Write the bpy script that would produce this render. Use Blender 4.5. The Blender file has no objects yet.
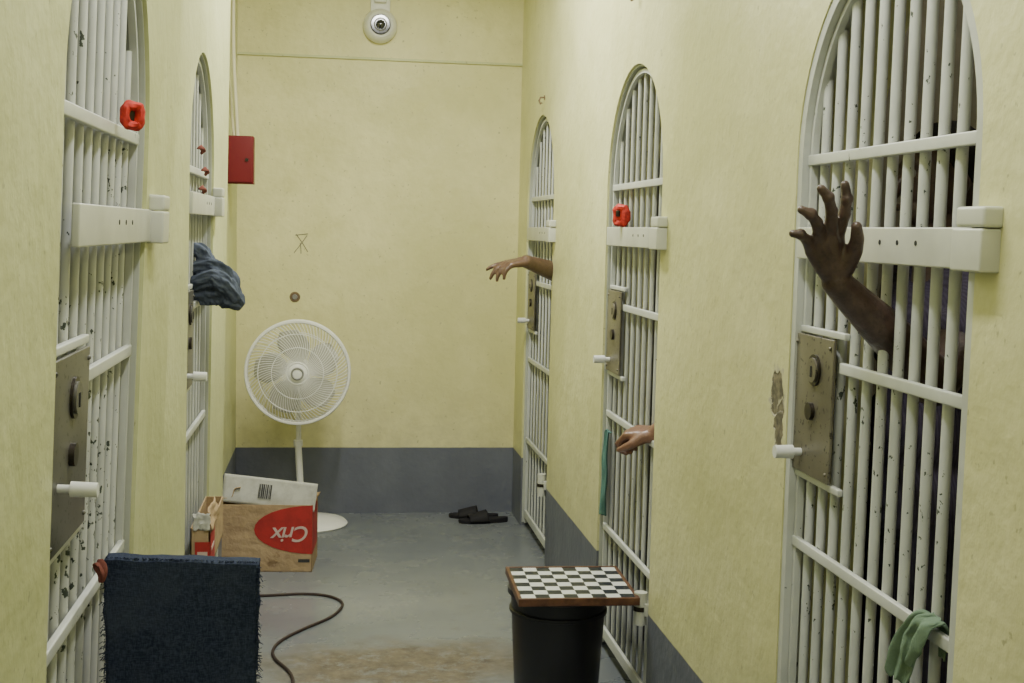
import bpy, bmesh, math, random
from mathutils import Vector, Matrix, noise as mn
random.seed(7)
C=bpy.context.scene.collection
V=Vector
# ------------------------------------------------------------------ materials
def newmat(name,col,rough=.6,metal=0,spec=.3):
    m=bpy.data.materials.new(name);m.use_nodes=True
    nt=m.node_tree;b=nt.nodes['Principled BSDF']
    b.inputs['Base Color'].default_value=(*col,1);b.inputs['Roughness'].default_value=rough
    b.inputs['Metallic'].default_value=metal;b.inputs['Specular IOR Level'].default_value=spec
    return m,nt,b
def noise(nt,vec,scale,detail=4,rough=.55):
    n=nt.nodes.new('ShaderNodeTexNoise');n.inputs['Scale'].default_value=scale;n.inputs['Detail'].default_value=detail;n.inputs['Roughness'].default_value=rough
    if vec: nt.links.new(vec,n.inputs['Vector'])
    return n.outputs['Fac']
def ramp(nt,fac,a,b,ca=(0,0,0),cb=(1,1,1)):
    r=nt.nodes.new('ShaderNodeValToRGB');r.color_ramp.elements[0].position=a;r.color_ramp.elements[1].position=b
    r.color_ramp.elements[0].color=(*ca,1);r.color_ramp.elements[1].color=(*cb,1)
    nt.links.new(fac,r.inputs['Fac']);return r.outputs['Color']
def mix(nt,fac,a,b):
    n=nt.nodes.new('ShaderNodeMix');n.data_type='RGBA'
    if isinstance(fac,(int,float)): n.inputs[0].default_value=fac
    else: nt.links.new(fac,n.inputs[0])
    for i,x in ((6,a),(7,b)):
        if isinstance(x,tuple): n.inputs[i].default_value=(*x,1)
        else: nt.links.new(x,n.inputs[i])
    return n.outputs[2]
def math_(nt,op,a,b=0):
    n=nt.nodes.new('ShaderNodeMath');n.operation=op
    for i,x in ((0,a),(1,b)):
        if isinstance(x,(int,float)): n.inputs[i].default_value=x
        else: nt.links.new(x,n.inputs[i])
    return n.outputs[0]
def bump(nt,b,h,strength=.2,dist=.01):
    n=nt.nodes.new('ShaderNodeBump');n.inputs['Strength'].default_value=strength;n.inputs['Distance'].default_value=dist
    nt.links.new(h,n.inputs['Height']);nt.links.new(n.outputs[0],b.inputs['Normal'])
def geopos(nt): return nt.nodes.new('ShaderNodeNewGeometry').outputs['Position']
def objco(nt): return nt.nodes.new('ShaderNodeTexCoord').outputs['Object']
def sepz(nt,vec):
    n=nt.nodes.new('ShaderNodeSeparateXYZ');nt.links.new(vec,n.inputs[0]);return n.outputs
def near(nt,vec,p,rad,soft,distort=.05,nscale=14):
    nz=nt.nodes.new('ShaderNodeTexNoise');nz.inputs['Scale'].default_value=nscale;nz.inputs['Detail'].default_value=5;nt.links.new(vec,nz.inputs['Vector'])
    sc=nt.nodes.new('ShaderNodeVectorMath');sc.operation='MULTIPLY_ADD';nt.links.new(nz.outputs['Color'],sc.inputs[0])
    sc.inputs[1].default_value=(distort,)*3;nt.links.new(vec,sc.inputs[2])
    su=nt.nodes.new('ShaderNodeVectorMath');su.operation='SUBTRACT';nt.links.new(sc.outputs[0],su.inputs[0]);su.inputs[1].default_value=tuple(c+distort/2 for c in p)
    dv=nt.nodes.new('ShaderNodeVectorMath');dv.operation='DIVIDE';nt.links.new(su.outputs[0],dv.inputs[0]);dv.inputs[1].default_value=rad
    ln=nt.nodes.new('ShaderNodeVectorMath');ln.operation='LENGTH';nt.links.new(dv.outputs[0],ln.inputs[0])
    return ramp(nt,math_(nt,'MULTIPLY',ln.outputs['Value'],.5),.5*(1-soft),.5*(1+soft),(1,1,1),(0,0,0))

def wallmat(name,base,grey_h=.35,patches=True):
    m,nt,b=newmat(name,base,.45,0,.4)
    P=geopos(nt)
    n1=noise(nt,P,1.3,6,.65);n2=noise(nt,P,5,7,.7)
    c=mix(nt,ramp(nt,n1,.40,.64),base,tuple(x*y for x,y in zip(base,(.81,.82,.73))))
    c=mix(nt,ramp(nt,n2,.53,.70),c,tuple(x*y for x,y in zip(base,(.86,.86,.78))))
    n3=noise(nt,P,55,2,.5)
    c=mix(nt,ramp(nt,n3,.68,.74),c,tuple(x*.66 for x in base))
    mp=nt.nodes.new('ShaderNodeMapping');mp.inputs['Scale'].default_value=(3,3,.9);nt.links.new(P,mp.inputs[0])
    c=mix(nt,math_(nt,'MULTIPLY',ramp(nt,noise(nt,mp.outputs[0],1,5,.65),.52,.78),.4),c,tuple(x*y for x,y in zip(base,(.76,.75,.62))))
    sc=ramp(nt,noise(nt,P,22,7,.8),.68,.72)
    c=mix(nt,math_(nt,'MULTIPLY',sc,.6),c,(.28,.25,.16))
    hgt=math_(nt,'ADD',noise(nt,P,4,4),math_(nt,'MULTIPLY',noise(nt,P,30,3),.25))
    if patches:
        k=near(nt,P,(.955,1.55,1.0),(.3,.25,.6),.8,.4,4)
        c=mix(nt,math_(nt,'MULTIPLY',k,.3),c,(.40,.36,.19))
        k=near(nt,P,(.955,2.9,1.2),(.3,.5,.5),.8,.4,4)
        c=mix(nt,math_(nt,'MULTIPLY',k,.25),c,(.42,.38,.21))
        for p,r in (((.955,2.632,1.165),(.3,.042,.045)),((.955,2.612,1.10),(.3,.024,.055))):
            k=near(nt,P,p,tuple(x*1.15 for x in r),.05,.07,26);c=mix(nt,k,c,(.48,.45,.34))
            k=near(nt,P,p,r,.05,.07,26)
            c=mix(nt,k,c,mix(nt,ramp(nt,noise(nt,P,60,4),.35,.65),(.075,.068,.055),(.23,.20,.14)))
            hgt=math_(nt,'SUBTRACT',hgt,math_(nt,'MULTIPLY',k,1.0))
    if grey_h:
        z=sepz(nt,P)[2]
        dz=ramp(nt,z,.36,.75,(1,1,1),(0,0,0))
        c=mix(nt,math_(nt,'MULTIPLY',math_(nt,'MULTIPLY',dz,ramp(nt,noise(nt,P,6,5,.7),.35,.7)),.4),c,(.36,.33,.20))
        zz=math_(nt,'ADD',z,math_(nt,'MULTIPLY',n2,.006))
        g=ramp(nt,zz,grey_h+.002,grey_h+.005,(1,1,1),(0,0,0))
        gc=mix(nt,ramp(nt,noise(nt,P,5,5),.4,.7),(.130,.140,.175),(.158,.170,.205))
        c=mix(nt,g,c,gc)
    nt.links.new(c,b.inputs['Base Color'])
    bump(nt,b,hgt,.55,.018)
    return m
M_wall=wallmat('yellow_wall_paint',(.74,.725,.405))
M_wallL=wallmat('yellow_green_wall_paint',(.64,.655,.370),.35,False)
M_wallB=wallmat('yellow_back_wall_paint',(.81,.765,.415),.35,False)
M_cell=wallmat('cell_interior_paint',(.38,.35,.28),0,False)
M_ceil,nt,b=newmat('ceiling_paint',(.75,.75,.68),.8)
M_floor,nt,b=newmat('grey_painted_concrete',(.2,.21,.24),.38,0,.5)
P=geopos(nt)
c=mix(nt,ramp(nt,noise(nt,P,1.8,4,.5),.35,.7),(.152,.167,.184),(.192,.207,.222))
c=mix(nt,math_(nt,'MULTIPLY',ramp(nt,noise(nt,P,14,6,.75),.55,.70),.6),c,(.120,.126,.134))
c=mix(nt,math_(nt,'MULTIPLY',ramp(nt,noise(nt,P,5,8,.85),.60,.66),.45),c,(.27,.285,.295))
k=near(nt,P,(.25,4.28,0),(.46,.24,1),.35,.36,6)
k2=math_(nt,'MULTIPLY',k,ramp(nt,noise(nt,P,11,8,.8),.32,.50))
c=mix(nt,k2,c,mix(nt,ramp(nt,noise(nt,P,16,7,.75),.35,.65),(.085,.068,.048),(.205,.172,.120)))
k=near(nt,P,(.15,5.0,0),(.3,.16,1),.6,.3,6)
c=mix(nt,math_(nt,'MULTIPLY',k,.4),c,(.28,.29,.295))
nt.links.new(c,b.inputs['Base Color'])
rg=ramp(nt,noise(nt,P,3,5,.6),.3,.7,(.16,)*3,(.36,)*3)
nt.links.new(mix(nt,k2,rg,(.6,.6,.6)),b.inputs['Roughness'])
bump(nt,b,noise(nt,P,12,5),.10,.01)
def chipped(name,col,thr=.66,scale=26,bigw=.35,loc=None):
    m,nt,b=newmat(name,col,.36,0,.5)
    P=geopos(nt)
    mp=nt.nodes.new('ShaderNodeMapping');mp.inputs['Scale'].default_value=(1,1,.65);nt.links.new(P,mp.inputs[0])
    big=noise(nt,P,2.6,2)
    n=math_(nt,'ADD',noise(nt,mp.outputs[0],scale,3,.6),math_(nt,'MULTIPLY',big,bigw))
    if loc:
        z=sepz(nt,P)[2]
        d=math_(nt,'ABSOLUTE',math_(nt,'SUBTRACT',z,1.12))
        n=math_(nt,'ADD',n,math_(nt,'MULTIPLY',ramp(nt,d,.12,.5,(1,1,1),(0,0,0)),.070))
    k=ramp(nt,n,thr+.17,thr+.185)
    c=mix(nt,ramp(nt,noise(nt,P,8,3),.4,.7),col,tuple(x*.84 for x in col))
    c=mix(nt,k,c,(.05,.065,.055))
    nt.links.new(c,b.inputs['Base Color'])
    bump(nt,b,k,-.4,.002)
    return m
M_bar=chipped('chipped_white_bar_paint',(.61,.63,.61),.700,88,.38,True)
M_barclean=chipped('clean_white_bar_paint',(.60,.62,.59),.75,70,.40)
M_bar2=chipped('white_steel_paint',(.62,.64,.60),.745,80,.35)
M_band=chipped('white_plate_paint',(.60,.61,.53),.755,50)
M_frame,nt,b=newmat('pale_steel_frame_paint',(.46,.48,.42),.5)
M_framew=chipped('pale_white_frame_paint',(.56,.58,.54),.76,50)
def lockmat(name,a,bc):
    m,nt,b=newmat(name,a,.38,.25,.5)
    P=geopos(nt)
    c=mix(nt,ramp(nt,noise(nt,P,6,4,.5),.36,.66),a,bc)
    c=mix(nt,ramp(nt,noise(nt,P,90,2),.63,.67),c,tuple(x*.4 for x in a))
    nt.links.new(c,b.inputs['Base Color']);bump(nt,b,noise(nt,P,90,3),.08,.001);return m
M_lockR=lockmat('worn_brown_grey_lock_plate',(.125,.112,.082),(.215,.198,.148))
M_lockL=lockmat('dark_grey_steel_lock_plate',(.092,.090,.080),(.150,.146,.130))
M_dark,_,_=newmat('dark_keyhole_metal',(.045,.038,.030),.35,.6)
M_gloss,_,_=newmat('dark_glossy_lens',(.02,.02,.022),.08,0,.8)
M_greyring,_,_=newmat('grey_plastic',(.25,.25,.24),.4)
M_white,_,_=newmat('white_plastic',(.82,.82,.77),.35)
M_tape,nt,b=newmat('white_tape',(.72,.73,.70),.5)
M_hole,_,_=newmat('dark_hole',(.03,.03,.03),.8)
M_red,nt,b=newmat('red_cloth_tape',(.62,.035,.02),.6)
P=objco(nt);nt.links.new(mix(nt,ramp(nt,noise(nt,P,90,3),.4,.7),(.62,.045,.03),(.34,.02,.015)),b.inputs['Base Color'])
M_redbox,nt,b=newmat('dark_red_enamel',(.150,.010,.014),.45)
M_black,_,_=newmat('black_plastic',(.011,.011,.014),.38,0,.5)
M_rubber,_,_=newmat('black_rubber',(.016,.015,.018),.7)
M_cord,_,_=newmat('brown_power_cord',(.045,.03,.027),.6)
M_fan,_,_=newmat('white_fan_enamel',(.82,.82,.78),.35,0,.4)
M_fanblade,_,_=newmat('pale_fan_blade',(.50,.49,.42),.4)
def fabric(name,a,bc,scale=120,rough=.95,w_=.25,ns=18):
    m,nt,b=newmat(name,a,rough,0,.1)
    P=objco(nt);w=nt.nodes.new('ShaderNodeTexWave');w.inputs['Scale'].default_value=scale;w.inputs['Distortion'].default_value=2;nt.links.new(P,w.inputs[0])
    k=math_(nt,'MULTIPLY',w.outputs['Fac'],w_);k=math_(nt,'ADD',k,math_(nt,'MULTIPLY',noise(nt,P,ns,8,.8),1-w_))
    nt.links.new(mix(nt,ramp(nt,k,.32,.72),a,bc),b.inputs['Base Color']);bump(nt,b,noise(nt,P,150,4),.3,.003)
    return m
M_denim,nt,b=newmat('dark_denim',(.02,.03,.06),.95,0,.1)
P=objco(nt)
mp=nt.nodes.new('ShaderNodeMapping');mp.inputs['Scale'].default_value=(1,1,.25);nt.links.new(P,mp.inputs[0])
mp2=nt.nodes.new('ShaderNodeMapping');mp2.inputs['Scale'].default_value=(.25,1,1);nt.links.new(P,mp2.inputs[0])
wv=math_(nt,'ADD',math_(nt,'MULTIPLY',noise(nt,mp.outputs[0],500,2),.5),math_(nt,'MULTIPLY',noise(nt,mp2.outputs[0],500,2),.5))
c=mix(nt,ramp(nt,wv,.40,.62),(.016,.023,.046),(.046,.059,.098))
c=mix(nt,math_(nt,'MULTIPLY',ramp(nt,noise(nt,P,9,7,.7),.45,.68),.5),c,(.060,.072,.106))
nt.links.new(c,b.inputs['Base Color']);bump(nt,b,wv,.45,.003)
M_bluecloth=fabric('faded_blue_cloth',(.055,.068,.098),(.125,.145,.19),300)
M_green=fabric('green_rag',(.13,.20,.14),(.21,.29,.21),300)
M_teal=fabric('teal_cloth',(.08,.18,.165),(.15,.28,.25),300)
M_rust=fabric('red_brown_rag',(.17,.055,.045),(.26,.10,.08),300)
M_shirt=fabric('dark_shirt',(.045,.038,.058),(.090,.075,.115),50)
M_shirt2=fabric('grey_shirt',(.08,.08,.085),(.14,.14,.15),50)
M_pants=fabric('black_trousers',(.03,.028,.040),(.06,.052,.08),50)
def skinmat(name,a,bc):
    m,nt,b=newmat(name,a,.34,0,.6);P=objco(nt)
    c=mix(nt,ramp(nt,noise(nt,P,28,6,.65),.35,.7),a,bc)
    c=mix(nt,math_(nt,'MULTIPLY',ramp(nt,noise(nt,P,110,4,.6),.55,.7),.5),c,tuple(x*.6 for x in a))
    nt.links.new(c,b.inputs['Base Color'])
    bump(nt,b,math_(nt,'ADD',noise(nt,P,200,3),noise(nt,P,70,3)),.4,.002)
    return m
M_skin1=skinmat('deep_brown_skin',(.054,.032,.026),(.118,.073,.058))
M_skin2=skinmat('brown_skin',(.17,.085,.055),(.27,.14,.10))
M_skin3=skinmat('medium_brown_skin',(.09,.050,.032),(.15,.085,.058))
M_nail,_,_=newmat('finger_nail',(.20,.13,.11),.3,0,.5)
M_hair,_,_=newmat('black_hair',(.008,.007,.007),.8)
M_eye,_,_=newmat('eye_white',(.3,.29,.26),.3)
M_card,nt,b=newmat('brown_cardboard',(.46,.31,.17),.85)
P=objco(nt);c=mix(nt,ramp(nt,noise(nt,P,14,4),.3,.7),(.47,.34,.20),(.36,.25,.145));c=mix(nt,ramp(nt,noise(nt,P,7,7,.8),.58,.64),c,(.27,.18,.10))
nt.links.new(c,b.inputs['Base Color']);bump(nt,b,noise(nt,P,9,4),.6,.03)
M_cardw,nt,b=newmat('white_printed_cardboard',(.50,.49,.44),.7)
P=objco(nt);nt.links.new(mix(nt,ramp(nt,noise(nt,P,9,6,.7),.45,.65),(.50,.50,.46),(.38,.37,.33)),b.inputs['Base Color']);bump(nt,b,noise(nt,P,9,4),.2,.02)
M_cardred,nt,b=newmat('red_printed_ink',(.48,.035,.03),.6)
P=objco(nt);nt.links.new(mix(nt,ramp(nt,noise(nt,P,12,6,.7),.45,.7),(.44,.035,.035),(.30,.03,.03)),b.inputs['Base Color'])
M_ink,_,_=newmat('black_printed_ink',(.05,.05,.05),.7)
M_inkw,_,_=newmat('white_printed_ink',(.60,.46,.42),.7)
M_wood,nt,b=newmat('varnished_brown_wood',(.22,.09,.04),.4)
P=objco(nt);nt.links.new(mix(nt,ramp(nt,noise(nt,P,30,5),.3,.7),(.15,.07,.04),(.07,.032,.02)),b.inputs['Base Color'])
M_check,nt,b=newmat('black_and_white_checker',(.5,.5,.5),.35)
ck=nt.nodes.new('ShaderNodeTexChecker');ck.inputs['Scale'].default_value=1/.0435;ck.inputs['Color1'].default_value=(.68,.70,.67,1);ck.inputs['Color2'].default_value=(.015,.02,.03,1)
mp=nt.nodes.new('ShaderNodeMapping');mp.inputs['Location'].default_value=(.0435*4,.0435*4,.0218);nt.links.new(objco(nt),mp.inputs[0]);nt.links.new(mp.outputs[0],ck.inputs[0]);nt.links.new(ck.outputs[0],b.inputs['Base Color'])
M_tube,nt,b=newmat('lit_tube',(1,1,1));b.inputs['Emission Color'].default_value=(1,.99,.94,1);b.inputs['Emission Strength'].default_value=4
M_mark,_,_=newmat('faded_pencil_mark',(.20,.19,.15),.9)
M_rusty,_,_=newmat('rusty_metal',(.20,.14,.09),.7,.3)
M_conduit,_,_=newmat('cream_conduit_paint',(.66,.62,.42),.5)

# ------------------------------------------------------------------ mesh builder
class MB:
    def __init__(s): s.bm=bmesh.new()
    def box(s,c,d,rot=None,bev=0):
        r=bmesh.ops.create_cube(s.bm,size=1)['verts']
        M=Matrix.Translation(V(c))@(rot.to_4x4() if rot else Matrix())@Matrix.Diagonal((*d,1))
        bmesh.ops.transform(s.bm,matrix=M,verts=r)
        if bev:
            es=list({e for v in r for e in v.link_edges});bmesh.ops.bevel(s.bm,geom=es,offset=bev,segments=3,affect='EDGES',profile=.6)
        return s
    def cyl(s,p0,p1,r0,r1=None,seg=14,cap=True):
        p0=V(p0);p1=V(p1);r1=r0 if r1 is None else r1;d=p1-p0
        q=d.to_track_quat('Z','Y').to_matrix().to_4x4()
        r=bmesh.ops.create_cone(s.bm,cap_ends=cap,segments=seg,radius1=r0,radius2=r1,depth=d.length)['verts']
        bmesh.ops.transform(s.bm,matrix=Matrix.Translation((p0+p1)/2)@q,verts=r);return s
    def sph(s,c,r,u=14,v=10,sc=(1,1,1),rot=None):
        q=bmesh.ops.create_uvsphere(s.bm,u_segments=u,v_segments=v,radius=r)['verts']
        bmesh.ops.transform(s.bm,matrix=Matrix.Translation(V(c))@(rot.to_4x4() if rot else Matrix())@Matrix.Diagonal((*sc,1)),verts=q);return s
    def chain(s,pts,rs,seg=12):
        for i in range(len(pts)):
            s.sph(pts[i],rs[i],seg,8)
            if i+1<len(pts) and (V(pts[i])-V(pts[i+1])).length>1e-4: s.cyl(pts[i],pts[i+1],rs[i],rs[i+1],seg)
        return s
    def tube(s,pts,r,seg=8,closed=False,radii=None,prof=None,cap=True):
        pts=[V(p) for p in pts];n=len(pts);rings=[];up=None
        for i,p in enumerate(pts):
            a=pts[(i-1)%n] if (closed or i>0) else p
            b=pts[(i+1)%n] if (closed or i<n-1) else p
            t=(b-a).normalized()
            if up is None:
                up=V((0,0,1)) if abs(t.z)<.9 else V((1,0,0))
            x=(up-t*up.dot(t)).normalized();y=t.cross(x);up=x
            R=radii[i] if radii else r
            ring=[]
            for j in range(seg):
                a_=2*math.pi*j/seg;k=prof(i,a_) if prof else 1
                ring.append(s.bm.verts.new(p+(x*math.cos(a_)+y*math.sin(a_))*R*k))
            rings.append(ring)
        for i in range(n if closed else n-1):
            A=rings[i];B=rings[(i+1)%n]
            for j in range(seg): s.bm.faces.new((A[j],A[(j+1)%seg],B[(j+1)%seg],B[j]))
        if cap and not closed:
            s.bm.faces.new(rings[0][::-1]);s.bm.faces.new(rings[-1])
        return s
    def prism(s,poly,y0,y1):
        a=[s.bm.verts.new((x,y0,z)) for x,z in poly];b=[s.bm.verts.new((x,y1,z)) for x,z in poly]
        s.bm.faces.new(a);s.bm.faces.new(b[::-1]);n=len(poly)
        for i in range(n): s.bm.faces.new((a[i],b[i],b[(i+1)%n],a[(i+1)%n]))
        return s
    def grid(s,fn,nu,nv):
        g=[[s.bm.verts.new(fn(i/nu,j/nv)) for j in range(nv+1)] for i in range(nu+1)]
        for i in range(nu):
            for j in range(nv): s.bm.faces.new((g[i][j],g[i+1][j],g[i+1][j+1],g[i][j+1]))
        return s
    def lathe(s,prof,seg=40,c=(0,0,0),axis='Z'):
        rings=[]
        for r,z in prof:
            ring=[]
            for j in range(seg):
                a=2*math.pi*j/seg
                p=V((r*math.cos(a),r*math.sin(a),z)) if axis=='Z' else V((r*math.cos(a),z,r*math.sin(a)))
                ring.append(s.bm.verts.new(p+V(c)))
            rings.append(ring)
        for i in range(len(rings)-1):
            for j in range(seg): s.bm.faces.new((rings[i][j],rings[i][(j+1)%seg],rings[i+1][(j+1)%seg],rings[i+1][j]))
        if prof[0][0]>1e-5: s.bm.faces.new(rings[0][::-1])
        if prof[-1][0]>1e-5: s.bm.faces.new(rings[-1])
        return s
    def obj(s,name,mat,parent=None,smooth=True,mw=None,**props):
        bmesh.ops.recalc_face_normals(s.bm,faces=s.bm.faces)
        me=bpy.data.meshes.new(name);s.bm.to_mesh(me);s.bm.free()
        for m in (mat if isinstance(mat,list) else [mat]): me.materials.append(m)
        o=bpy.data.objects.new(name,me);C.objects.link(o)
        if smooth:
            me.polygons.foreach_set('use_smooth',[True]*len(me.polygons))
            me.set_sharp_from_angle(angle=math.radians(38))
        if parent: o.parent=parent
        if mw is not None: o.matrix_world=mw
        for k,v in props.items(): o[k]=v
        return o
def empty(name,mw=None,**props):
    o=bpy.data.objects.new(name,None);C.objects.link(o);o.empty_display_size=.1
    if mw is not None:o.matrix_world=mw
    for k,v in props.items(): o[k]=v
    return o
T=Matrix.Translation
def remesh(o,vs,sm=4):
    r=o.modifiers.new('r','REMESH');r.mode='VOXEL';r.voxel_size=vs;r.use_smooth_shade=True
    s=o.modifiers.new('s','SMOOTH');s.factor=.5;s.iterations=sm
def interp(pts,rs,n=18):
    P=[];Rr=[]
    for i in range(n):
        t=i/(n-1)*(len(pts)-1);k=min(int(t),len(pts)-2);f=t-k
        g=lambda j:V(pts[max(0,min(len(pts)-1,j))])
        p=.5*((2*g(k))+(g(k+1)-g(k-1))*f+(2*g(k-1)-5*g(k)+4*g(k+1)-g(k+2))*f*f+(-g(k-1)+3*g(k)-3*g(k+1)+g(k+2))*f**3)
        P.append(p);Rr.append(rs[k]*(1-f)+rs[k+1]*f)
    return P,Rr
# ------------------------------------------------------------------ shell
XR=.955;YB=6.64;HC=3.05
SP=1.66
RD=[(1.80,2.57),(3.675,4.445),(5.56,6.33)]
def outline(y0,y1,doors):
    pts=[(y0,0)]
    for a,b in doors:
        r=(b-a)/2;c=(a+b)/2
        pts.append((a,0))
        for k in range(33):
            t=math.pi*(1-k/32);pts.append((c+r*math.cos(t),SP+r*math.sin(t)))
        pts.append((b,0))
    pts+=[(y1,0),(y1,HC),(y0,HC)]
    return pts
def sidewall(name,ol,x0,lean,th,mat):
    m=MB();f=lambda y,z,d:(x0+lean*z+d,y,z)
    a=[m.bm.verts.new(f(y,z,0)) for y,z in ol];b=[m.bm.verts.new(f(y,z,th)) for y,z in ol]
    m.bm.faces.new(a);m.bm.faces.new(b[::-1]);n=len(ol)
    for i in range(n): m.bm.faces.new((a[i],b[i],b[(i+1)%n],a[(i+1)%n]))
    return m.obj(name,mat,smooth=False,kind='structure')
sidewall('wall_right',outline(-1.6,YB,RD),XR,0,.18,M_wall)
XA=-.4261;LA=.038;XB=-.425;LB=.012
DA=(1.80,2.585);DB=(3.68,4.40);XC=-.497
sidewall('wall_left',outline(-1.6,3.0,[DA]),XA,LA,-.16,M_wallL)
sidewall('wall_left_middle',outline(3.0,4.95,[DB]),XB,LB,-.16,M_wallL)
MB().box((XC-.09,(4.95+YB)/2,HC/2),(.18,YB-4.95,HC)).obj('wall_left_end',M_wallL,smooth=False,kind='structure')
MB().box((.3,YB+.1,HC/2),(5.4,.2,HC)).obj('wall_back',M_wallB,smooth=False,kind='structure')
MB().box((.3,-1.7,HC/2),(5.4,.2,HC)).obj('wall_front',M_wallL,smooth=False,kind='structure')
MB().box((.3,2.5,-.05),(5.4,8.6,.1)).obj('floor',M_floor,smooth=False,kind='structure')
MB().box((.3,2.5,HC+.05),(5.4,8.6,.1)).obj('ceiling',M_ceil,smooth=False,kind='structure')
MB().box(((XC+XR)/2,YB-.006,2.362),(XR-XC,.012,.012)).obj('trim_1',M_wallL,smooth=False,kind='structure')
MB().box(((XC+XR)/2,YB-.004,2.71),(XR-XC,.008,.684)).obj('trim_2',M_wallB,smooth=False,kind='structure')
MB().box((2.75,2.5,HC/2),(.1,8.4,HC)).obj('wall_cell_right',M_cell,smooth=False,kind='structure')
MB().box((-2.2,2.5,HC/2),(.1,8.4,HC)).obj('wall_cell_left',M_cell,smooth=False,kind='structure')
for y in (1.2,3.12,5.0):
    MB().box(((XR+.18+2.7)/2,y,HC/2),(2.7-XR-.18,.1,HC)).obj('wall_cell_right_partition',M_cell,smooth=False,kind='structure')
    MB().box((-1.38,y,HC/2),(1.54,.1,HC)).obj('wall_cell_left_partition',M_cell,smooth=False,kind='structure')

# ------------------------------------------------------------------ gates
def right_m(y1): return Matrix(((0,1,0,XR),(-1,0,0,y1),(0,0,1,0),(0,0,0,1)))
def left_m(y0,x0,lean): return T((x0,y0,0))@Matrix.Rotation(math.atan(lean),4,'Y')@Matrix(((0,-1,0,0),(1,0,0,0),(0,0,1,0),(0,0,0,1)))
def gate(idx,mw,w,label,bandz=1.49,pw=.205,nb=9,br=.0088,barmat=None,hoff=.03,hz=1.058,hr=.0145,bx0=.035,lock=None,px0=.024,wide=False):
    barmat=barmat or M_bar;M_lock=lock or M_lockR
    E=empty('door_%d'%idx,mw,kind='structure',label=label,category='cell door')
    r=w/2
    def part(mb,name,mat,**k): return mb.obj(name,mat,parent=E,**k)
    def path(ins):
        p=[(ins,.02)]
        for k in range(41):
            t=math.pi*(1-k/40);p.append((r+(r-ins)*math.cos(t),SP+(r-ins)*math.sin(t)))
        p.append((w-ins,.02));return p
    if wide:
        m=MB();m.prism(path(.001)+path(.024)[::-1],.003,.05);part(m,'door_frame',M_framew,smooth=False)
        m=MB();m.prism(path(.027)+path(.038)[::-1],.018,.032);part(m,'gate_rim',M_bar2,smooth=False)
    else:
        m=MB();m.prism(path(.001)+path(.007)[::-1],.008,.05);part(m,'door_frame',M_frame,smooth=False)
        m=MB();m.prism(path(.015)+path(.028)[::-1],.018,.032);part(m,'gate_rim',M_bar2,smooth=False)
    for k in range(nb):
        x=.066+(w-.132)*k/(nb-1)
        zt=SP+math.sqrt(max((r-.028)**2-(x-r)**2,0))
        m=MB().cyl((x,.036,.05),(x,.036,zt),br,seg=14);part(m,'bar',barmat)
    def cross(z,x0=.018,x1=None,h=.022):
        x1=w-.018 if x1 is None else x1
        part(MB().box(((x0+x1)/2,.021,z),(x1-x0,.012,h),bev=.003),'crossbar',M_bar2)
    cross(1.66);cross(1.25,.03+pw);cross(.86);cross(.45);cross(.07,h=.04)
    cross(1.312,.02,.05+pw,.014);cross(1.008,.02,.05+pw,.014)
    x0=px0;xc=x0+pw/2
    L=part(MB().box((xc,.0115,1.16),(pw,.006,.285),bev=.0015),'lock_plate',M_lock)
    def sub(mb,name,mat): return mb.obj(name,mat,parent=L)
    kx=x0+pw*.56
    sub(MB().cyl((kx,.010,1.235),(kx,.004,1.235),.032,seg=28),'key_ring',M_dark)
    sub(MB().cyl((kx,.006,1.235),(kx,.000,1.235),.025,seg=24),'key_cylinder',M_lock)
    sub(MB().box((kx,-.0005,1.232),(.007,.002,.022)),'keyhole',M_hole)
    sub(MB().cyl((kx-.01,.010,1.150),(kx-.01,.000,1.150),.018,seg=24),'lock_boss',M_dark)
    for sx in (x0+.014,x0+pw-.014):
        for sz in (1.035,1.285): sub(MB().sph((sx,.008,sz),.004,8,6),'rivet',M_lock)
    hx=x0+.055
    sub(MB().cyl((hx,.010,hz),(hx,-.014,hz),hr*.55,seg=14).cyl((hx,-.010,hz),(hx,-.048,hz),hr,hr*.93,seg=18),'taped_handle',M_tape)
    bx1=w-.005+hoff
    B=part(MB().box(((bx0+bx1)/2,.000,bandz),(bx1-bx0,.012,.064),bev=.003),'hasp_band',M_band)
    for x in (.44,.51,.58): MB().cyl((x,-.005,bandz+.006),(x,-.0068,bandz+.006),.0045,seg=12).obj('band_hole',M_hole,parent=B)
    part(MB().box((w-.005+hoff,-.014,bandz-.002),(.090,.034,.064),bev=.004),'hinge_block',M_band)
    part(MB().box((w+.002+hoff,-.014,bandz+.047),(.084,.033,.031),bev=.006),'hinge_cap',M_band)
    part(MB().cyl((w-.035,-.016,.31),(w-.035,-.016,.41),.020,seg=18).box((w-.035,.0,.36),(.06,.02,.04),bev=.003),'lower_hinge',M_band)
    part(MB().cyl((w-.035,-.016,.353),(w-.035,-.016,.367),.022,seg=18),'hinge_ring',M_dark)
    return E
G=[gate(1,right_m(RD[0][1]),.77,'arched cell door with chipped white bars and lock plate',nb=11,br=.0098,px0=.014,wide=True),
   gate(2,right_m(RD[1][1]),.77,'white barred arched cell door with red wrap on its band',barmat=M_barclean,nb=9,br=.0074),
   gate(3,right_m(RD[2][1]),.77,'white barred arched cell door nearest the end wall',barmat=M_barclean,nb=8,br=.0060),
   gate(4,left_m(DA[0],XA,LA),.785,'arched white barred cell door with red padlock cover',1.495,.27,nb=10,br=.0088,hoff=.075,hz=1.115,hr=.0115,bx0=.10,lock=M_lockL),
   gate(5,left_m(DB[0],XB,LB),.72,'white barred cell door with blue cloth hanging out',1.56,barmat=M_barclean,nb=8,br=.006,lock=M_lockL)]

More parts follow.
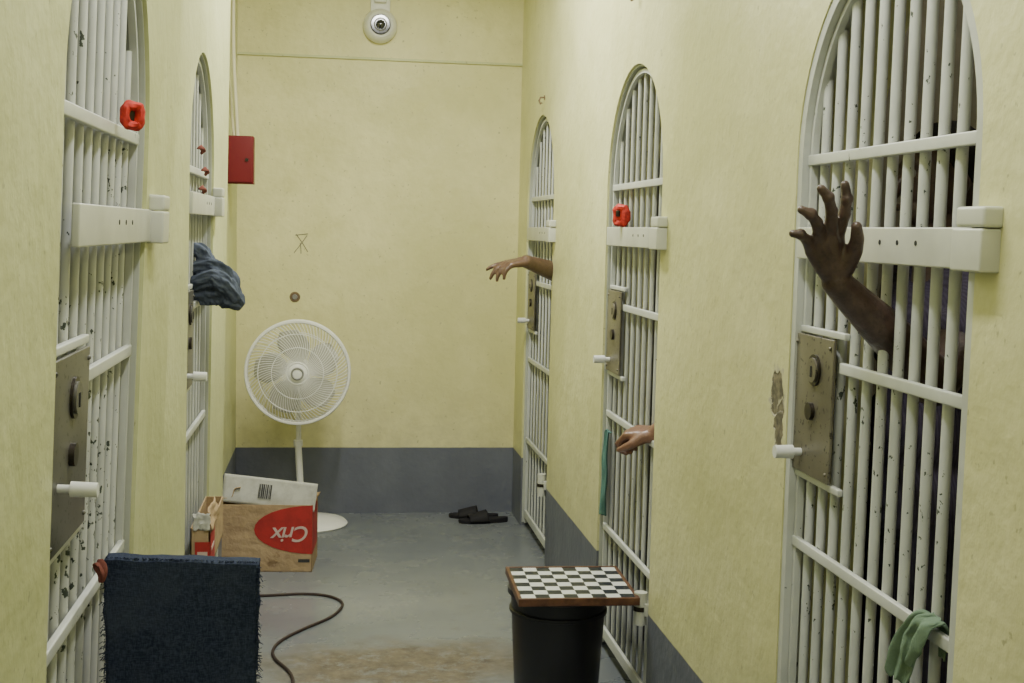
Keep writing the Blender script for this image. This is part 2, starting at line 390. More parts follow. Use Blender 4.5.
# ------------------------------------------------------------------ red padlock covers
def redcover(mw,sc,rot,label,solid=False):
    E=empty('padlock_cover',mw@Matrix.Rotation(rot,4,'Z'),label=label,category='padlock cover',group='red padlock covers')
    m=MB();n=28
    def se(a,p=.55): return (math.copysign(abs(math.cos(a))**p,math.cos(a)),math.copysign(abs(math.sin(a))**p,math.sin(a)))
    m.tube([(.0165*se(2*math.pi*k/n)[0]*sc,0,.020*se(2*math.pi*k/n)[1]*sc-.004) for k in range(n)],.0105*sc,10,closed=True,prof=lambda i,a:1+.12*math.sin(3*a+i*.9)+.08*math.sin(i*1.7))
    if solid: m.box((0,0,-.004),(.034*sc,.014*sc,.042*sc),bev=.003)
    m.obj('wrapped_cover',M_red,parent=E)
    if not solid: MB().box((0,0.006*sc,-.004),(.024*sc,.006,.028*sc),bev=.002).obj('padlock_body',M_dark,parent=E)
    else: MB().box((-.004,-.0105*sc,.002),(.010*sc,.008,.016*sc),bev=.002).obj('padlock_body',M_dark,parent=E)
    return E
redcover(G[3].matrix_world@T((.50,-.012,1.69)),.84,math.radians(-55),'bright red wrapped padlock cover on upper crossbar')
redcover(G[1].matrix_world@T((.27,-.008,1.565)),1.25,math.radians(40),'bright red wrapped padlock cover above the band',True)

# ------------------------------------------------------------------ fan
FX,FY,FZ=-.172,6.28,.79
F=empty('pedestal_fan',T((-.13,6.40,0)),label='white pedestal fan with round wire grille and disc base',category='fan')
def loc(p): return (p[0]+.13,p[1]-6.40,p[2])
MB().lathe([(0.0,0),(.205,0),(.21,.008),(.20,.018),(.12,.032),(.04,.045),(.03,.07),(0,.07)],48).obj('fan_base',M_fan,F)
MB().cyl(loc((-.150,6.40,.05)),loc((-.172,6.40,.42)),.017,seg=18).cyl(loc((-.168,6.40,.36)),loc((-.172,6.40,.66)),.013,seg=18).cyl(loc((-.171,6.4,.40)),loc((-.172,6.4,.43)),.023,seg=18).obj('fan_pole',M_fan,F)
H=MB().lathe([(0,.0),(.05,.0),(.06,.03),(.055,.09),(.03,.12),(0,.12)],28,c=loc((FX,6.34,FZ)),axis='Y')
H.box(loc((FX,6.40,.68)),(.05,.06,.10),bev=.008)
H.obj('motor_housing',M_fan,F)
def grille(y0,bulge,name,ns):
    m=MB();R=.249
    def yy(r): return y0-bulge*math.sqrt(max(0,1-(r/R)**2*.92))
    for r,t in [(R,.0085),(.19,.0022),(.125,.0022),(.052,.0045)]:
        n=72;m.tube([loc((FX+r*math.cos(2*math.pi*k/n),yy(r),FZ+r*math.sin(2*math.pi*k/n))) for k in range(n)],t,6,closed=True)
    for k in range(ns):
        a0=2*math.pi*k/ns;pts=[]
        for j in range(9):
            r=.045+(R-.045)*j/8;a=a0+.55*(j/8)
            pts.append(loc((FX+r*math.cos(a),yy(r),FZ+r*math.sin(a))))
        m.tube(pts,.0017,5,cap=False)
    return m.obj(name,M_fan,F)
grille(6.24,.055,'front_grille',84);grille(6.26,-.06,'rear_grille',48)
MB().lathe([(0,-.012),(.03,-.012),(.046,-.004),(.05,.006),(0,.006)],32,c=loc((FX,6.186,FZ)),axis='Y').obj('grille_hub',M_fan,F)
MB().tube([loc((FX+.027*math.cos(2*math.pi*k/32),6.173,FZ+.027*math.sin(2*math.pi*k/32))) for k in range(32)],.0045,8,closed=True).obj('hub_ring',M_greyring,F)
for k in range(5):
    m=MB();a0=2*math.pi*k/5+.3
    def fn(u,v):
        r=.035+.175*u;wd=(.30+.55*math.sin(math.pi*min(u*1.05,1))**.7);a=a0+(v-.5)*wd*1.35+.25*u
        return loc((FX+r*math.cos(a),6.245+(v-.5)*.045,FZ+r*math.sin(a)))
    m.grid(fn,10,8);o=m.obj('fan_blade',M_fanblade,F);s=o.modifiers.new('s','SOLIDIFY');s.thickness=.003
MB().lathe([(0,-.03),(.03,-.03),(.036,0),(.036,.03),(0,.03)],28,c=loc((FX,6.25,FZ)),axis='Y').obj('blade_hub',M_fanblade,F)

# ------------------------------------------------------------------ cardboard box
BX=empty('cardboard_box',T((-.487,5.52,0))@Matrix.Rotation(math.radians(-4),4,'Z'),label='worn brown cardboard carton with red printed logo, on floor',category='box')
w,d,h=.405,.28,.295;t=.005
m=MB().box((w/2,t/2,h/2),(w,t,h)).box((w/2,d-t/2,h/2),(w,t,h)).box((t/2,d/2,h/2),(t,d,h)).box((w-t/2,d/2,h/2),(t,d,h)).box((w/2,d/2,t/2),(w,d,t))
m.obj('carton_body',M_card,BX,smooth=False)
R=lambda a,ax:Matrix.Rotation(a,3,ax)
q=R(math.radians(-12),'X')@R(math.radians(6),'Y')
m=MB()
def fn(u,v):
    p=V(((u-.5)*w,.003*math.sin(u*4)*v+.003*mn.noise(V((u*4,v*2,1))),(v-.5)*.122));p=q@p
    return p+V((w/2+.015,.02,h+.050))
m.grid(fn,24,10);FL=m.obj('flap',M_cardw,BX);FL.modifiers.new('s','SOLIDIFY').thickness=.004
m=MB();x=-.045;random.seed(3)
while x<.015:
    ww=random.choice((.0025,.004,.006))
    m.box(q@V((x,-.0045,.0))+V((w/2+.015,.02,h+.053)),(ww,.001,.062),q);x+=ww+random.choice((.002,.004))
m.obj('barcode',M_ink,FL,smooth=False)
def cflap(c,su,sv,rot,seed,parent=None,amp=.014,mat=None):
    m=MB()
    def fn(u,v): return rot@V(((u-.5)*su+.006*mn.noise(V((v*5,seed,1))),(v-.5)*sv+.006*mn.noise(V((u*5,seed,3))),amp*mn.noise(V((u*3+seed,v*3,seed)))))+V(c)
    m.grid(fn,14,10);o=m.obj('flap',mat or M_card,parent or BX);o.modifiers.new('s','SOLIDIFY').thickness=.004
cflap((w/2,d-.07,h+.016),w-.01,.14,R(math.radians(-14),'X')@R(math.radians(3),'Y'),1,amp=.02)
cflap((.045,d/2,h+.040),.12,d-.03,R(math.radians(-36),'Y'),4,amp=.02)
cflap((w-.03,d/2+.03,h+.022),.09,d-.08,R(math.radians(22),'Y'),7,amp=.02)
poly=[(w-.0005,.294),(w-.0005,.080)]
for k in range(17):
    a=-math.pi/2-math.pi*k/16
    poly.append((w+.005+.255*math.cos(a),.187+.107*math.sin(a)))
poly=[p for p in poly if p[0]<=w]
MB().prism(poly,-.0015,-.0005).box((w+.001,d*.42,.187),(.001,d*.84,.214)).obj('logo_panel',M_cardred,BX,smooth=False)
def text(body,size,mw,mat,parent,name):
    cu=bpy.data.curves.new(name,'FONT');cu.body=body;cu.size=size;cu.extrude=.0005;cu.offset=.0008;cu.align_x='CENTER';cu.align_y='CENTER';cu.shear=.3;cu.space_character=.90
    o=bpy.data.objects.new(name,cu);C.objects.link(o)
    dg=bpy.context.evaluated_depsgraph_get();me=bpy.data.meshes.new_from_object(o.evaluated_get(dg));bpy.data.objects.remove(o)
    me.materials.clear();me.materials.append(mat)
    n=bpy.data.objects.new(name,me);C.objects.link(n);n.parent=parent;n.matrix_local=mw;return n
up=Matrix.Rotation(math.pi/2,4,'X')
text('Crix',.096,T((w-.088,-.0022,.170))@up@Matrix.Rotation(math.pi+.05,4,'Z'),M_inkw,BX,'logo_lettering')
MB().box((w-.035,-.001,.050),(.05,.001,.014)).obj('small_print',M_ink,BX,smooth=False)
c2=empty('carton',T((-.398,3.84,.455)),label='small torn brown carton with red print on gate crossbar',category='box')
m=MB()
for cx,dx in ((-.022,.004),(.032,.004)): m.box((cx,.25,.065),(dx,.46,.13))
m.box((.005,.25,.002),(.058,.46,.004)).box((.005,.48,.065),(.058,.004,.13)).box((.005,.022,.065),(.058,.004,.13))
m.obj('carton_body',M_card,c2,smooth=False)
cflap((.034,.14,.150),.22,.06,R(math.radians(90),'Z')@R(math.radians(78),'X'),9,c2,.010)
cflap((.010,.018,.150),.050,.05,R(math.radians(80),'X'),3,c2,.010,M_cardw)
MB().box((.0355,.09,.060),(.001,.13,.10)).box((.012,.0185,.050),(.044,.002,.075)).obj('red_print',M_cardred,c2,smooth=False)
MB().box((.0365,.09,.06),(.001,.08,.012)).box((.012,.017,.052),(.030,.001,.012)).obj('white_print',M_inkw,c2,smooth=False)

# ------------------------------------------------------------------ chair with denim mat
CH=empty('chair',T((-.252,2.2,0)),label='narrow wooden chair standing beside the barred door',category='chair')
cw=.22
for sx in (-1,1):
    MB().box((sx*(cw/2-.018),.0,.455),(.03,.03,.91),bev=.003).obj('back_post',M_wood,CH)
    MB().box((sx*(cw/2-.018),.33,.215),(.03,.03,.43),bev=.003).obj('leg',M_wood,CH)
MB().box((0,.175,.44),(cw,.36,.025),bev=.006).obj('seat',M_wood,CH)
for z in (.62,.74,.87): MB().box((0,0,z),(cw-.05,.016,.06),bev=.003).obj('back_slat',M_wood,CH)
for z,y in ((.2,0),(.2,.33)): MB().box((0,y,z),(cw-.05,.018,.022)).obj('stretcher',M_wood,CH)
D_=empty('denim_mat',T((-.252,2.2,0)),label='stiff worn dark blue denim mat hung over chair back',category='mat')
m=MB();W2=.126
def edge(z): return .0022*math.sin(z*23)+.0012*math.sin(z*83+1)+.0015*mn.noise(V((z*60,0,0)))
def fn(u,v):
    x=(u-.5)*2*(W2)
    L1=.42;top=.040;L2=.2;s=v*(L1+top+L2)
    if s<L1: y=-.021;z=.931-(L1-s)
    elif s<L1+top:
        a=(s-L1)/top*math.pi;y=-.021*math.cos(a);z=.931+.002*math.sin(a)
    else: y=.021;z=.931-(s-L1-top)
    y+=.0012*math.sin(5*u+3*z*4)
    z+=-.012*u+.0025*mn.noise(V((u*6,0,0)))
    x+=edge(z)*(1 if u>.5 else -1)*abs(u-.5)*2 + .012*(.93-z)*(u-.5)*2
    return (x,y-(.003 if y<0 else -.003),z)
m.grid(fn,40,130);o=m.obj('mat_cloth',M_denim,D_);s=o.modifiers.new('s','SOLIDIFY');s.thickness=.003
m=MB();random.seed(5)
for side in (-1,1):
    for k in range(230):
        z=.50+.42*random.random();L=.003+.009*random.random()**2;x=side*(W2-.001)
        m.tube([(x,-.024,z),(x+side*L*.6,-.025+random.uniform(-.003,.003),z+random.uniform(-.003,.003)),(x+side*L,-.024,z-random.uniform(0,.006))],.0006,4)
for k in range(150):
    x=random.uniform(-W2,W2);z=.931-.012*(x/W2*.5+.5);m.tube([(x,-.015,z),(x+random.uniform(-.002,.002),-.018,z+.004),(x+random.uniform(-.004,.004),-.022,z+.006*random.random())],.0006,4)
m.obj('frayed_threads',M_denim,D_)
# ---- cloths
def sheet(m,pts,widths,wdir,ndir,waves,amp,seed=0,nu=26,nv=40,taper=0):
    wdir=V(wdir).normalized();ndir=V(ndir).normalized()
    P_,W_=interp(pts,widths,nv+1)
    def fn(u,v):
        j=int(round(v*nv));c=P_[j];wd=W_[j]
        off=amp*math.sin(waves*2*math.pi*u+seed+v*1.7)*(.35+v*.65)+amp*.8*mn.noise(V((u*3.1+seed,v*4.3,seed)))
        lat=(u-.5)*wd+.006*mn.noise(V((u*4+seed*2,v*5,2.2)))
        dz=.010*mn.noise(V((u*5,seed,v*2)))*v
        return c+wdir*lat+ndir*off+V((0,0,dz))
    m.grid(fn,nu,nv)
def rag(name,mat,pts,radii,label,cat,lobes=5,amp=.28,seg=28):
    m=MB();m.tube(pts,1,seg,radii=radii,prof=lambda i,a:1+amp*math.sin(lobes*a+i*.55)+.12*math.sin(2*a-i*.8))
    return m.obj(name,mat,label=label,category=cat)
P_,R_=interp([(-.390,2.17,.915),(-.384,2.155,.930),(-.378,2.15,.915),(-.380,2.15,.900)],[.003,.008,.007,.003],12)
rag('rag',M_rust,P_,R_,'small red-brown rag scrap at the mat corner','rag',4,.35)
cl=empty('cloth',None,label='bunched blue-grey garment draped out through the bars',category='cloth')
m=MB()
for si,(pts,rs) in enumerate((([(-.455,4.12,1.42),(-.415,4.12,1.41),(-.400,4.11,1.37),(-.395,4.10,1.31),(-.395,4.10,1.245)],[.016,.024,.028,.032,.024]),
               ([(-.455,4.10,1.355),(-.405,4.10,1.365),(-.360,4.09,1.355),(-.325,4.08,1.32),(-.308,4.08,1.265)],[.018,.026,.028,.026,.016]),
               ([(-.455,4.10,1.28),(-.40,4.09,1.285),(-.35,4.08,1.28),(-.31,4.07,1.262),(-.285,4.07,1.243)],[.020,.028,.032,.030,.014]),
               ([(-.44,4.07,1.31),(-.38,4.06,1.33),(-.335,4.05,1.310),(-.297,4.05,1.262)],[.018,.028,.028,.015]),
               ([(-.44,4.13,1.32),(-.39,4.13,1.33),(-.35,4.12,1.29),(-.34,4.12,1.235)],[.018,.030,.028,.014]))):
    P_,R_=interp(pts,rs,50)
    def pf(i,a,si=si):
        c3=V((math.cos(a)*2.2+si*2.3,math.sin(a)*2.2,i*.10))
        return 1+.28*mn.noise(c3)+.22*(abs(mn.noise(c3*1.7+V((3,1,si))))*2-.4)+.10*math.sin(6*a+i*.16+si)
    m.tube(P_,1,56,radii=R_,prof=pf)
o=m.obj('cloth_bundle',M_bluecloth,cl);remesh(o,.0026,2)
GR=empty('rag',None,label='green cloth rag draped over a low gate crossbar',category='rag')
gy=.028
m=MB();sheet(m,[(.995,1.895+gy,.82),(.992,1.880+gy,.872),(.972,1.875+gy,.892),(.956,1.885+gy,.882),(.950,1.91+gy,.845),(.946,1.935+gy,.80),(.944,1.95+gy,.765)],[.05,.055,.055,.065,.080,.085,.070],(0,1,.1),(-1,-.2,0),2.1,.006,1.0)
o=m.obj('cloth_sheet',M_green,GR);o.modifiers.new('s','SOLIDIFY').thickness=.003
m=MB();sheet(m,[(.972,1.855+gy,.894),(.950,1.868+gy,.882),(.942,1.885+gy,.845),(.940,1.90+gy,.81)],[.035,.045,.05,.03],(0,1,.25),(-1,-.3,0),1.6,.006,4.0)
o=m.obj('cloth_sheet',M_green,GR);o.modifiers.new('s','SOLIDIFY').thickness=.003
m=MB();sheet(m,[(.975,4.37,.80),(.965,4.37,.80),(.958,4.372,.74),(.957,4.375,.66),(.957,4.372,.57),(.957,4.375,.50)],[.05,.06,.07,.09,.08,.05],(.1,1,0),(-1,0,0),2.2,.008,2.0)
o=m.obj('rag',M_teal,label='thin teal cloth strip hanging at the gate bars',category='rag');o.modifiers.new('s','SOLIDIFY').thickness=.003
for k,(y,z) in enumerate(((3.98,1.72),(4.10,1.66),(4.02,1.60))):
    P_,R_=interp([(-.412,y-.03,z+.006),(-.402,y-.012,z+.010),(-.400,y+.012,z),(-.408,y+.03,z-.006)],[.003,.0075,.007,.003],10)
    rag('rag',M_rust,P_,R_,'dull red-brown rag strip tied to the gate bars','rag',3,.3,12)

# ------------------------------------------------------------------ bin + board
BN=empty('bin',T((.718,3.90,0)),label='black plastic bin standing beside the barred door',category='bin')
MB().lathe([(0,0),(.125,0),(.132,.01),(.152,.355),(.162,.36),(.162,.378),(.152,.38),(.146,.375),(.126,.012),(0,.012)],48).obj('bin_body',M_black,BN)
MB().lathe([(.1505,.30),(.156,.302),(.156,.312),(.1525,.314)],48).obj('bin_rib',M_black,BN)
CB=empty('chessboard',T((.746,3.855,.381))@Matrix.Rotation(math.radians(-1.5),4,'Z'),label='black and white wooden chessboard lying on the bin',category='chessboard')
s=.185;e=.011
MB().box((0,-s+e/2,.012),(2*s,e,.024),bev=.002).box((0,s-e/2,.012),(2*s,e,.024),bev=.002).box((-s+e/2,0,.012),(e,2*s-2*e,.024),bev=.002).box((s-e/2,0,.012),(e,2*s-2*e,.024),bev=.002).obj('board_frame',M_wood,CB)
MB().box((0,0,.011),(.348,.348,.022)).obj('playing_surface',M_check,CB,smooth=False)

# ------------------------------------------------------------------ cord
pts=[(-.40,5.16),(-.29,5.125),(-.12,5.14),(-.02,5.11),(.035,5.04),(.044,4.954),(.0,4.82),(-.10,4.68),(-.165,4.574),(-.198,4.47),(-.19,4.36),(-.12,4.13),(-.16,3.7)]
P_,R_=interp([(x,y,.006) for x,y in pts],[.0055]*len(pts),90)
MB().tube(P_,.0055,8).obj('power_cord',M_cord,label='dark brown power cord lying curved on the floor',category='cord')

# ------------------------------------------------------------------ sandals
def sandal(x,y,a):
    E=empty('sandal',T((x,y,0))@Matrix.Rotation(a,4,'Z'),label='black rubber slide sandal on grey floor',category='sandal',group='pair of black sandals')
    m=MB()
    n=40;pl=[]
    for k in range(n):
        t=2*math.pi*k/n;yy=.128*math.sin(t);xx=(.040+.010*math.sin(t)-.006*math.cos(2*t))*math.cos(t)+.004*math.sin(t)
        pl.append((xx,yy))
    A=[m.bm.verts.new((px,py,0.0)) for px,py in pl];A2=[m.bm.verts.new((px*1.06,py*1.02,.010)) for px,py in pl];B=[m.bm.verts.new((px*1.04,py*1.01,.018+.008*max(0,-py/.128))) for px,py in pl]
    m.bm.faces.new(A[::-1]);m.bm.faces.new(B)
    for i in range(n):
        j=(i+1)%n;m.bm.faces.new((A[i],A[j],A2[j],A2[i]));m.bm.faces.new((A2[i],A2[j],B[j],B[i]))
    m.obj('sole',M_rubber,E)
    m=MB()
    def fn(u,v):
        t=math.pi*u;return (.049*math.cos(t)*(1-.1*v),-.025+.105*v+.012*math.sin(t)*(1-v),.010+(.056-.026*v)*math.sin(t)**.8)
    m.grid(fn,20,8);o=m.obj('strap',M_rubber,E);o.modifiers.new('s','SOLIDIFY').thickness=.004
sandal(.735,6.510,math.radians(82));sandal(.775,6.408,math.radians(97))

# ------------------------------------------------------------------ back wall fittings
S=empty('alarm_sounder',T((.216,YB-.009,2.545)),label='white round sounder with dark centre on the wall',category='alarm sounder')
MB().box((0,-.008,.03),(.10,.016,.17),bev=.006).obj('mount_plate',M_white,S)
MB().lathe([(0,-.055),(.052,-.055),(.062,-.062),(.074,-.052),(.084,-.025),(.087,0),(0,0)],44,c=(0,-.012,-.02),axis='Y').obj('round_housing',M_white,S)
MB().lathe([(.0,-.010),(.046,-.010),(.051,-.004),(.051,0),(0,0)],36,c=(0,-.066,-.02),axis='Y').obj('dark_ring',M_gloss,S)
MB().sph((0,-.074,-.02),.024,20,14,(1,.6,1)).obj('dark_lens',M_gloss,S)
MB().tube([(.030*math.cos(2*math.pi*k/32),-.0775,-.02+.030*math.sin(2*math.pi*k/32)) for k in range(32)],.0035,8,closed=True).obj('lens_ring',M_greyring,S)
MB().box((0,-.025,.12),(.06,.05,.05),bev=.006).obj('junction_box',M_white,S)
B=empty('wall_outlet',T((-.201,YB,1.136)),label='small round metal outlet cap on the wall',category='outlet')
MB().lathe([(0,-.006),(.024,-.006),(.027,0),(0,0)],28,axis='Y').obj('cap_ring',M_rusty,B)
MB().lathe([(0,-.012),(.012,-.012),(.014,-.006),(0,-.006)],20,axis='Y').obj('cap_centre',M_greyring,B)
m=MB()
for a,b_ in (((-.035,-.05),(.03,.04)),((.035,-.045),(-.025,.045)),((-.03,.04),(.035,.048)),((-.005,.0),(.0,-.055))):
    m.tube([(a[0],0,a[1]),((a[0]+b_[0])/2+.002,0,(a[1]+b_[1])/2),(b_[0],0,b_[1])],.0018,6)
m.obj('wall_scribble',M_mark,mw=T((-.172,YB-.0015,1.414)),label='small scratched crossed-line mark on the yellow wall',category='marking')
RB=empty('alarm_box',T((-.437,6.08,1.80)),label='dark red steel alarm box fixed to the wall',category='alarm box')
MB().box((0,0,0),(.12,.09,.22),bev=.004).obj('box_body',M_redbox,RB)
MB().box((0,-.048,0),(.108,.008,.208),bev=.003).obj('box_cover',M_redbox,RB)
MB().cyl((.03,-.05,0),(.03,-.058,0),.008,seg=12).obj('cover_screw',M_dark,RB)
P_,R_=interp([(-.455,6.1,1.91),(-.462,6.1,2.05),(-.475,6.1,2.3),(-.477,6.1,2.7),(-.477,6.1,3.04)],[.009]*5,24)
MB().tube(P_,.009,10).obj('conduit',M_conduit,label='thin cream painted conduit running up the wall',category='conduit')
P_,R_=interp([(-.478,5.75,3.04),(-.478,5.75,2.4),(-.478,5.78,2.2),(-.478,5.95,2.1),(-.478,6.05,2.0),(-.47,6.08,1.911)],[.007]*6,30)
MB().tube(P_,.007,10).obj('conduit',M_conduit,label='thin cream cable bending down to the alarm box',category='conduit')
def hook(y,z,s=1):
    m=MB();m.tube([(XR+.002,y,z),(XR-.02*s,y,z),(XR-.026*s,y,z-.015*s),(XR-.02*s,y,z-.03*s),(XR-.012*s,y,z-.024*s)],.004*s,8)
    m.cyl((XR,y,z),(XR-.003,y,z),.011*s,seg=14)
    m.obj('wall_hook',M_rusty,label='small rusty hook fixed above an arched door',category='hook',group='hooks above the doors')
hook(4.05,2.28,1.2);hook(5.88,2.12)
def fixture(y,power,x=.27):
    E=empty('ceiling_light',T((x,y,HC)),label='white fluorescent tube fitting on the ceiling',category='light',group='corridor lights')
    MB().box((0,0,-.03),(.14,1.2,.06),bev=.006).obj('light_housing',M_white,E)
    MB().cyl((0,-.57,-.085),(0,.57,-.085),.016,seg=16).obj('light_tube',M_tube,E)
    l=bpy.data.lights.new('tube_glow','AREA');l.shape='RECTANGLE';l.size=.16;l.size_y=1.15;l.energy=power;l.color=(1,.995,.94)
    o=bpy.data.objects.new('tube_glow',l);C.objects.link(o);o.parent=E;o.location=(0,0,-.11)
fixture(-.6,17);fixture(2.0,32);fixture(4.6,60)
def cellfill(x,y,p):  # unseen fill light, added to lift the cell interior behind the bars
    E=empty('cell_fill_light',T((x,y,HC)),label='unseen fill light added to brighten a cell',category='light',group='added cell fill lights')
    MB().lathe([(0,-.07),(.06,-.06),(.08,-.02),(.085,0),(0,0)],28).obj('fill_globe',M_tube,E)
    l=bpy.data.lights.new('fill_glow','POINT');l.shadow_soft_size=.08;l.energy=p;l.color=(1,.97,.9)
    o=bpy.data.objects.new('fill_glow',l);C.objects.link(o);o.parent=E;o.location=(0,0,-.18)
cellfill(-1.2,2.3,5);cellfill(-1.2,4.1,2);cellfill(2.0,2.3,8);cellfill(2.2,4.1,1.5)

# ------------------------------------------------------------------ people
def hand_auto(m,W,d,n,side,curls,scale=1.0,splay=(.12,.03,-.05,-.14),fat=1.15):
    d=V(d).normalized();n=V(n);n=(n-d*n.dot(d)).normalized();s=d.cross(n).normalized()*side
    W=V(W)
    offs=(.030,.010,-.010,-.029);lens=((.043,.025,.020),(.047,.029,.022),(.043,.027,.021),(.034,.020,.018));base=(.088,.092,.087,.078)
    kn=[];fs=scale*fat
    for i in range(4):
        k=W+(d*base[i]+s*offs[i])*scale;kn.append(k)
        m.chain([W+s*offs[i]*.55,(W+k)/2+s*offs[i]*.2,k],[.020*scale,.018*scale,.0115*fs],10)
        dd=(d*math.cos(splay[i])+s*math.sin(splay[i])).normalized();p=k;a=0;pts=[k]
        for L,c in zip(lens[i],curls[i]):
            a+=c;p=p+(dd*math.cos(a)-n*math.sin(a))*L*scale;pts.append(p)
        m.chain(pts,[.0102*fs,.0092*fs,.0085*fs,.0072*fs],10)
    for i in range(3): m.chain([kn[i]-d*.008,kn[i+1]-d*.008],[.0115*fs,.0115*fs],8)
    t0=W+(s*.022+d*.02)*scale
    t1=t0+(s*.65+d*.65-n*.3).normalized()*.045*scale
    t2=t1+(s*.25+d*.9-n*.4).normalized()*.032*scale
    t3=t2+(-s*.05+d*.95-n*.45).normalized()*.025*scale
    m.chain([t0,t1,t2,t3],[.018*fs,.013*fs,.0108*fs,.0085*fs],10)
def person(name_label,px,py,yaw,arm,handfn,skin,shirt,voxel,side=1,sm=6):
    E=empty('person',T((px,py,0)),label=name_label,category='person')
    Rz=Matrix.Rotation(yaw,3,'Z')
    def L(x,y,z): return Rz@V((x,y,z))+V((px,py,0))
    m=MB()
    for sx in (-1,1):
        m.chain([L(sx*.09,0,.92),L(sx*.10,.02,.50),L(sx*.105,-.02,.09)],[.088,.058,.04])
        m.chain([L(sx*.10,.015,.48),L(sx*.104,-.03,.34)],[.055,.058])
        m.chain([L(sx*.105,-.04,.045),L(sx*.115,.06,.04),L(sx*.12,.14,.03)],[.04,.038,.028])
    m.chain([L(-.06,0,.96),L(.06,0,.96)],[.115,.115]);m.chain([L(-.05,.01,1.10),L(.05,.01,1.10)],[.105,.105])
    m.chain([L(-.09,.0,1.30),L(.09,.0,1.30)],[.11,.11]);m.chain([L(0,0,.96),L(0,0,1.30)],[.12,.12])
    m.chain([L(-.16,-.01,1.40),L(.16,-.01,1.40)],[.055,.055]);m.chain([L(0,0,1.35),L(0,.01,1.50),L(0,.02,1.56)],[.075,.055,.052])
    Rh=Rz
    m.sph(L(0,.02,1.635),.078,20,14,(1,1.18,1.32),Rh);m.sph(L(0,.05,1.565),.05,16,12,(1,1.1,.8),Rh)
    m.chain([L(0,.105,1.635),L(0,.125,1.60)],[.008,.015]);m.chain([L(-.018,.112,1.57),L(.018,.112,1.57)],[.008,.008])
    for sx in (-1,1): m.sph(L(sx*.078,.01,1.62),.02,10,8,(.4,.8,1.3),Rh);m.chain([L(sx*.015,.10,1.658),L(sx*.045,.09,1.658)],[.009,.009])
    o=-side
    sh=L(o*.185,-.01,1.39);el=L(o*.235,-.03,1.10);wr=L(o*.235,.06,.86)
    m.chain([sh,el,wr],[.052,.04,.027]);m.chain([el,(el+wr)/2],[.041,.038])
    hand_auto(m,wr,wr-el,Rz@V((o,0,0)),1,[(.25,.3,.2)]*4,.98)
    pts=[L(side*.185,-.01,1.39)]+[V(a) for a in arm[0]]
    m.chain(pts,arm[1],14)
    handfn(m)
    for v in m.bm.verts: v.co-=V((px,py,0))
    body=m.obj('body',skin,E);remesh(body,voxel,sm)
    sub=lambda p:p-V((px,py,0))
    Lc=lambda x,y,z: sub(L(x,y,z))
    m=MB();g=.014
    m.chain([Lc(-.06,0,.94),Lc(.06,0,.94)],[.115+g]*2);m.chain([Lc(-.05,.01,1.10),Lc(.05,.01,1.10)],[.108+g]*2)
    m.chain([Lc(-.09,0,1.30),Lc(.09,0,1.30)],[.11+g]*2);m.chain([Lc(0,0,.94),Lc(0,0,1.30)],[.12+g]*2)
    m.chain([Lc(-.165,-.01,1.395),Lc(.165,-.01,1.395)],[.055+g]*2)
    a=sub(sh);b=sub(el);m.chain([a,a+(b-a)*.75],[.055+g,.045+g])
    a=sub(pts[0]);b=sub(pts[1]);m.chain([a,a+(b-a)*.5],[.055+g,.050+g])
    s_=m.obj('shirt',shirt,E);remesh(s_,.009,4)
    m=MB()
    for sx in (-1,1): m.chain([Lc(sx*.09,0,.90),Lc(sx*.10,.02,.50),Lc(sx*.105,-.02,.10)],[.09+g,.066+g,.052+g])
    m.chain([Lc(-.06,0,.93),Lc(.06,0,.93)],[.112+g]*2)
    t_=m.obj('trousers',M_pants,E);remesh(t_,.009,4)
    m=MB();m.sph(Lc(0,.008,1.665),.080,20,14,(1.03,1.15,1.15),Rh);bmesh.ops.bisect_plane(m.bm,geom=m.bm.verts[:]+m.bm.edges[:]+m.bm.faces[:],plane_co=Lc(0,.06,1.69),plane_no=Rz@V((0,.8,-.6)),clear_outer=True)
    m.obj('hair',M_hair,E)
    for sx in (-1,1): MB().sph(Lc(sx*.03,.097,1.64),.012,12,8).obj('eye',M_eye,E)
    return E
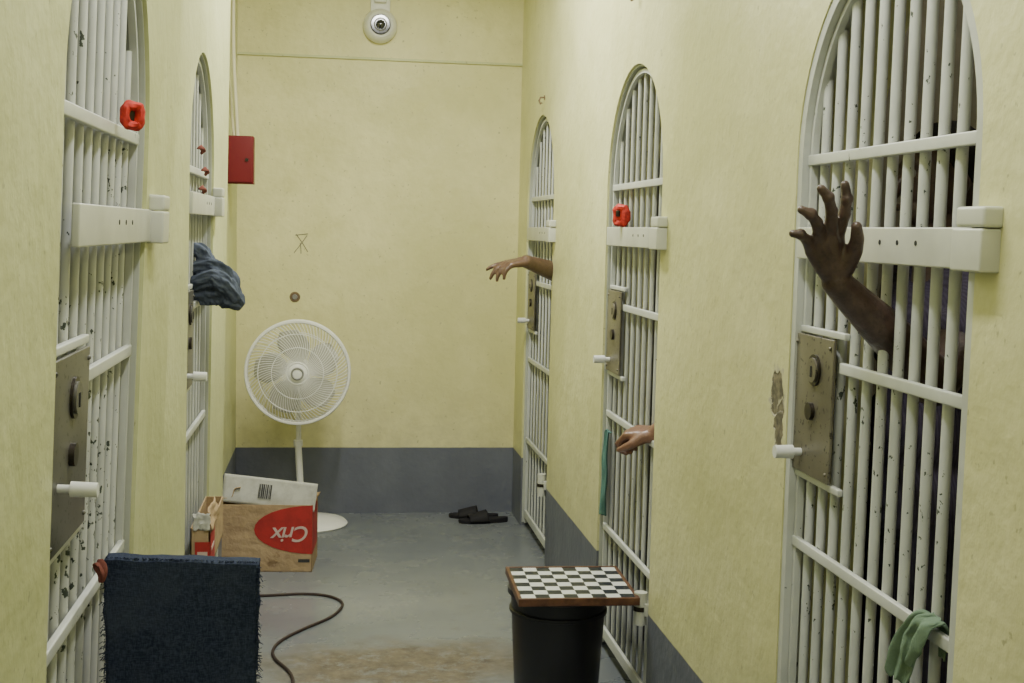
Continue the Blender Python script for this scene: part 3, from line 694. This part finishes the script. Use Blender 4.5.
def hand_near(m):
    N_=V((.886,2.165,1.424));S=.97
    q=lambda x,y,z:N_+(V((x,y,z))-V((.853,2.085,1.424)))*S
    W=N_.copy()
    K=[q(.843,2.062,1.507),q(.825,2.050,1.512),q(.808,2.053,1.500),q(.795,2.064,1.480)]
    for i,k in enumerate(K):
        m.chain([W+(k-W)*.02,W+(k-W)*.5,k],[.0200,.0178,.0128],12)
    for i in range(3): m.chain([K[i]+(W-K[i])*.10,K[i+1]+(W-K[i+1])*.10],[.0130,.0130],10)
    m.chain([K[0]+(W-K[0])*.45,K[3]+(W-K[3])*.45],[.0175,.0175],10)
    F_=[[K[0],q(.845,2.040,1.547),q(.844,2.030,1.574),q(.838,2.027,1.599)],
        [K[1],q(.815,2.026,1.551),q(.802,2.012,1.575),q(.786,2.008,1.590)],
        [K[2],q(.790,2.030,1.530),q(.773,2.017,1.545),q(.755,2.016,1.552)],
        [K[3],q(.777,2.045,1.500),q(.763,2.036,1.509),q(.748,2.036,1.510)]]
    for i,f in enumerate(F_):
        r=[.0122,.0106,.0096,.0080] if i<3 else [.0112,.0096,.0088,.0074]
        m.chain(f,r,14)
        for b in (f[1],f[2]): m.sph(V(b),r[1]*1.12,12,8)
    m.chain([q(.862,2.072,1.452),q(.870,2.048,1.480),q(.867,2.030,1.504),q(.860,2.020,1.525)],[.0205,.0152,.0126,.0100],12)
person('person in dark clothes reaching an arm out between bars',1.30,2.58,math.radians(90),
       ([(1.125,2.255,1.235),(1.055,2.222,1.290),(.990,2.190,1.340),(.930,2.178,1.388),(.886,2.165,1.424)],[.055,.047,.043,.039,.032,.0265]),hand_near,M_skin1,M_shirt,.0032,side=-1,sm=4)
def hand_mid(m): hand_auto(m,(.985,3.785,.885),(-.62,.62,-.02),(-.25,-.15,.90),-1,[(.75,1.15,.8),(.8,1.2,.8),(.85,1.2,.8),(.9,1.2,.8)],1.0)
person('person standing behind bars resting a hand on crossbar',1.36,3.85,math.radians(90),
       ([(1.19,3.62,1.08),(.985,3.785,.885)],[.052,.042,.030]),hand_mid,M_skin2,M_shirt2,.005,side=-1)
def hand_far(m): hand_auto(m,(.825,5.47,1.370),(-.8,-.12,-.12),(-.25,-.2,.9),1,[(.1,.2,.15),(.35,.45,.3),(.5,.5,.3),(.6,.5,.3)],.98,fat=1.2)
person('person standing behind bars with forearm stretched into the corridor',1.34,5.84,math.radians(90),
       ([(1.05,5.67,1.295),(.94,5.57,1.335),(.825,5.47,1.370)],[.054,.047,.042,.030]),hand_far,M_skin3,M_shirt2,.0055,side=-1)

# ------------------------------------------------------------------ world + camera
w=bpy.data.worlds.new('World');bpy.context.scene.world=w;w.use_nodes=True
w.node_tree.nodes['Background'].inputs[0].default_value=(.9,.95,1,1);w.node_tree.nodes['Background'].inputs[1].default_value=.3
cam=bpy.data.cameras.new('camera');co=bpy.data.objects.new('camera',cam);C.objects.link(co)
cam.sensor_width=36;cam.lens=36*1270/1024;cam.clip_start=.02
co.matrix_world=T((0,0,1.5))@Matrix.Rotation(math.radians(-8.02),4,'Z')@Matrix.Rotation(math.radians(90-4.96),4,'X')@Matrix.Rotation(math.radians(1.35),4,'Z')
bpy.context.scene.camera=co
